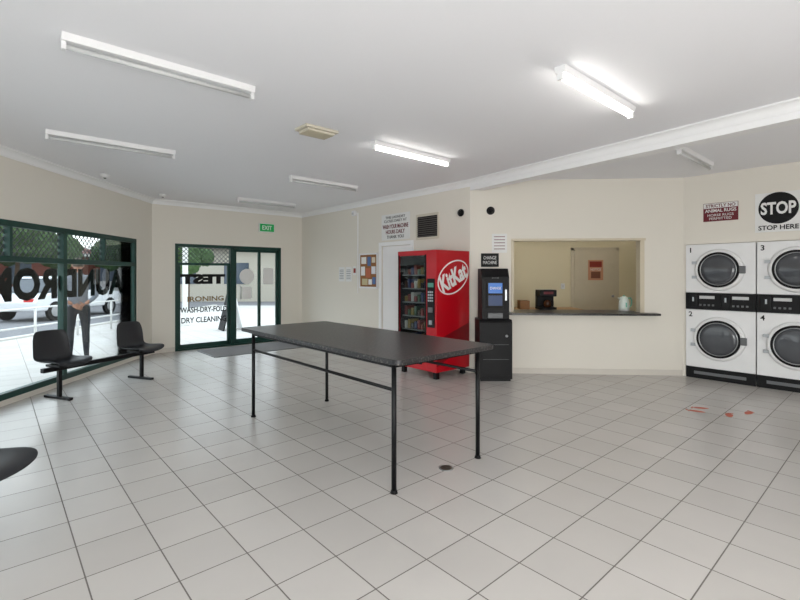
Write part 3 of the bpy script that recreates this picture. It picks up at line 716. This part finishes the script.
# ------------------------------------------------------------ person outside
def skin_mesh(verts, edges, radii, sub=2):
    me = bpy.data.meshes.new('sk'); me.from_pydata(verts, edges, []); o = bpy.data.objects.new('sk', me); link(o)
    m = o.modifiers.new('skin', 'SKIN'); m.use_smooth_shade = True
    for i, r in enumerate(radii):
        sv = me.skin_vertices[0].data[i]; sv.radius = r if isinstance(r, tuple) else (r, r); sv.use_root = (i == 0)
    s = o.modifiers.new('sub', 'SUBSURF'); s.levels = sub; s.render_levels = sub
    dg = bpy.context.evaluated_depsgraph_get(); dg.update()
    r = bpy.data.meshes.new_from_object(o.evaluated_get(dg)); bpy.data.objects.remove(o)
    return r
def person(x, y, rz):
    e = root('standing_man', (x, y, -.02), rz)
    shirt = mat('grey_shirt', (120, 124, 132), .8, var=.1); pants = mat('navy_trousers', (30, 32, 40), .8)
    skin = mat('skin_tone', (165, 118, 95), .5); shoe = mat('shoe_black', (28, 26, 26), .4); hair = mat('grey_brown_hair', (80, 70, 62), .8, var=.3, nscale=60)
    v = [(0, 0, .96), (0, -.01, 1.08), (0, 0, 1.26), (0, 0, 1.40), (0, -.01, 1.47), (0, 0, 1.55)]
    r = [(.155, .115), (.145, .11), (.165, .12), (.14, .10), (.07, .065), (.055, .058)]
    ed = [(i, i+1) for i in range(5)]
    for s in (-1, 1):
        b = len(v); v += [(s*.185, 0, 1.415), (s*.235, -.04, 1.27), (s*.265, -.07, 1.12), (s*.18, -.15, 1.03), (s*.085, -.175, .97)]
        r += [.066, .056, .046, .038, .028]; ed += [(3, b), (b, b+1), (b+1, b+2), (b+2, b+3), (b+3, b+4)]
        b = len(v); v += [(s*.095, 0, .88), (s*.105, .01, .70), (s*.11, .012, .50), (s*.115, -.02, .30), (s*.12, -.02, .09), (s*.13, .06, .045), (s*.14, .15, .035)]
        r += [(.10, .105), .085, .064, .058, .042, .04, .032]
        ed += [(0, b)]+[(b+i, b+i+1) for i in range(6)]
    me = skin_mesh(v, ed, r)
    for m in (shirt, pants, skin, shoe): me.materials.append(m)
    for p in me.polygons:
        c = p.center; p.use_smooth = True
        i = 0
        if c.z < .95 and not (c.y < -.13): i = 1
        if c.z < .09: i = 3
        if c.z > 1.49: i = 2
        if c.y < -.125 and c.z < 1.04 and c.z > .9 and abs(c.x) < .15: i = 2
        p.material_index = i
    link(bpy.data.objects.new('body', me), e)
    bm = bmesh.new(); bmesh.ops.create_uvsphere(bm, u_segments=28, v_segments=20, radius=1)
    for q in bm.verts:
        zz = q.co.z; w = .078*(1-.22*max(0, -zz))
        q.co = Vector((q.co.x*w, q.co.y*.098*(1-.12*max(0, -zz))+(.012 if zz < 0 else 0), zz*.118+1.645))
    finish('head', bm, skin, e, smooth=True)
    prism(e, 'nose', [(.10, 1.665), (.128, 1.628), (.10, 1.62)], -.013, .013, skin, axis='X', bevel=.004)
    for s in (-1, 1):
        ball(e, 'ear', (s*.08, 0, 1.64), (.012, .022, .033), skin, 12)
        ball(e, 'eye', (s*.032, .092, 1.655), (.013, .009, .008), M_PAPER, 12); ball(e, 'pupil', (s*.032, .100, 1.655), (.005, .004, .005), M_LETTER, 8)
        box(e, 'eyebrow', (s*.032-.016, s*.032+.016), (.094, .102), (1.674, 1.680), hair)
    box(e, 'mouth', (-.024, .024), (.100, .106), (1.592, 1.599), mat('lips', (170, 100, 90), .5), .002)
    bm = bmesh.new(); bmesh.ops.create_uvsphere(bm, u_segments=28, v_segments=20, radius=1)
    bmesh.ops.delete(bm, geom=[q for q in bm.verts if q.co.z < (-.45 if q.co.y < .1 else .35) or (q.co.y > .55 and q.co.z < .65)], context='VERTS')
    for q in bm.verts: q.co = Vector((q.co.x*.084, q.co.y*.104-.004, q.co.z*.122+1.652))
    finish('hair', bm, hair, e, smooth=True)
    lathe(e, 'collar', [(.068, 1.475), (.072, 1.50), (.064, 1.515), (.06, 1.48)], shirt)
    for s in (-1, 1):
        w = Vector((s*.085, -.175, .97)); zof = .0 if s > 0 else -.022
        pv = [tuple(w), (s*.05, -.188, .955+zof), (s*.015, -.192, .945+zof)]
        me = skin_mesh(pv, [(0, 1), (1, 2)], [(.024, .026), (.020, .036), (.017, .036)], 2)
        me.materials.append(skin)
        for p in me.polygons: p.use_smooth = True
        link(bpy.data.objects.new('palm_%s' % ('r' if s > 0 else 'l'), me), e)
        for k in range(4):
            ln = (.07, .078, .074, .058)[k]; z0 = .970+zof-.018*k
            a = Vector((s*.02, -.195, z0)); b = a+Vector((-s*ln*.5, -.010, -.008)); c = b+Vector((-s*ln*.35, .012, -.012)); d = c+Vector((-s*ln*.12, .018, -.006))
            me = skin_mesh([tuple(a), tuple(b), tuple(c), tuple(d)], [(0, 1), (1, 2), (2, 3)], [.0095, .009, .008, .007], 1)
            me.materials.append(skin); link(bpy.data.objects.new('finger_%s%d' % ('r' if s > 0 else 'l', k), me), e)
        a = Vector((s*.055, -.195, .975+zof)); b = a+Vector((-s*.025, -.012, .028)); c = b+Vector((-s*.025, -.002, .008))
        me = skin_mesh([tuple(a), tuple(b), tuple(c)], [(0, 1), (1, 2)], [.012, .010, .008], 1)
        me.materials.append(skin); link(bpy.data.objects.new('thumb_%s' % ('r' if s > 0 else 'l'), me), e)
person(-5.60, 7.95, math.radians(38))

# ------------------------------------------------------------ lights: unseen fill lights added behind the camera to brighten ceiling and walls
def area(name, loc, tgt, sx, sy, power, col=(1, .99, .975)):
    l = bpy.data.lights.new(name, 'AREA'); l.shape = 'RECTANGLE'; l.size = sx; l.size_y = sy; l.energy = power; l.color = col
    o = bpy.data.objects.new(name, l); o.location = loc
    o.rotation_euler = (Vector(tgt)-Vector(loc)).to_track_quat('-Z', 'Y').to_euler(); link(o)
area('fill_light_a', (-.5, -1.4, .6), (-.5, 1.6, 2.85), 2.6, 1.2, 26)
area('fill_light_b', (3.2, -1.4, .6), (3.2, 1.6, 2.85), 2.6, 1.2, 26)
area('fill_light_c', (1.0, -1.8, 1.4), (0.0, 7.5, 3.1), 3.0, 1.6, 98)

# ------------------------------------------------------------ world, camera
w = bpy.data.worlds.new('sky'); S.world = w; w.use_nodes = True
nt = w.node_tree; bg = nt.nodes['Background']
tc = nt.nodes.new('ShaderNodeTexCoord'); sx = nt.nodes.new('ShaderNodeSeparateXYZ'); cr = nt.nodes.new('ShaderNodeValToRGB')
cr.color_ramp.elements[0].position = 0; cr.color_ramp.elements[0].color = (.97, .98, 1, 1)
cr.color_ramp.elements[1].position = .6; cr.color_ramp.elements[1].color = (.80, .88, 1, 1)
nt.links.new(tc.outputs['Generated'], sx.inputs[0]); nt.links.new(sx.outputs[2], cr.inputs[0]); nt.links.new(cr.outputs[0], bg.inputs[0])
bg.inputs[1].default_value = 2.4
cam = bpy.data.cameras.new('camera'); co = bpy.data.objects.new('camera', cam); link(co)
co.location = (0, 0, 1.45); co.rotation_euler = (math.pi/2, 0, 0)
cam.sensor_width = 36; cam.lens = 457/800*36; cam.shift_y = -25/800; cam.clip_end = 300
S.camera = co
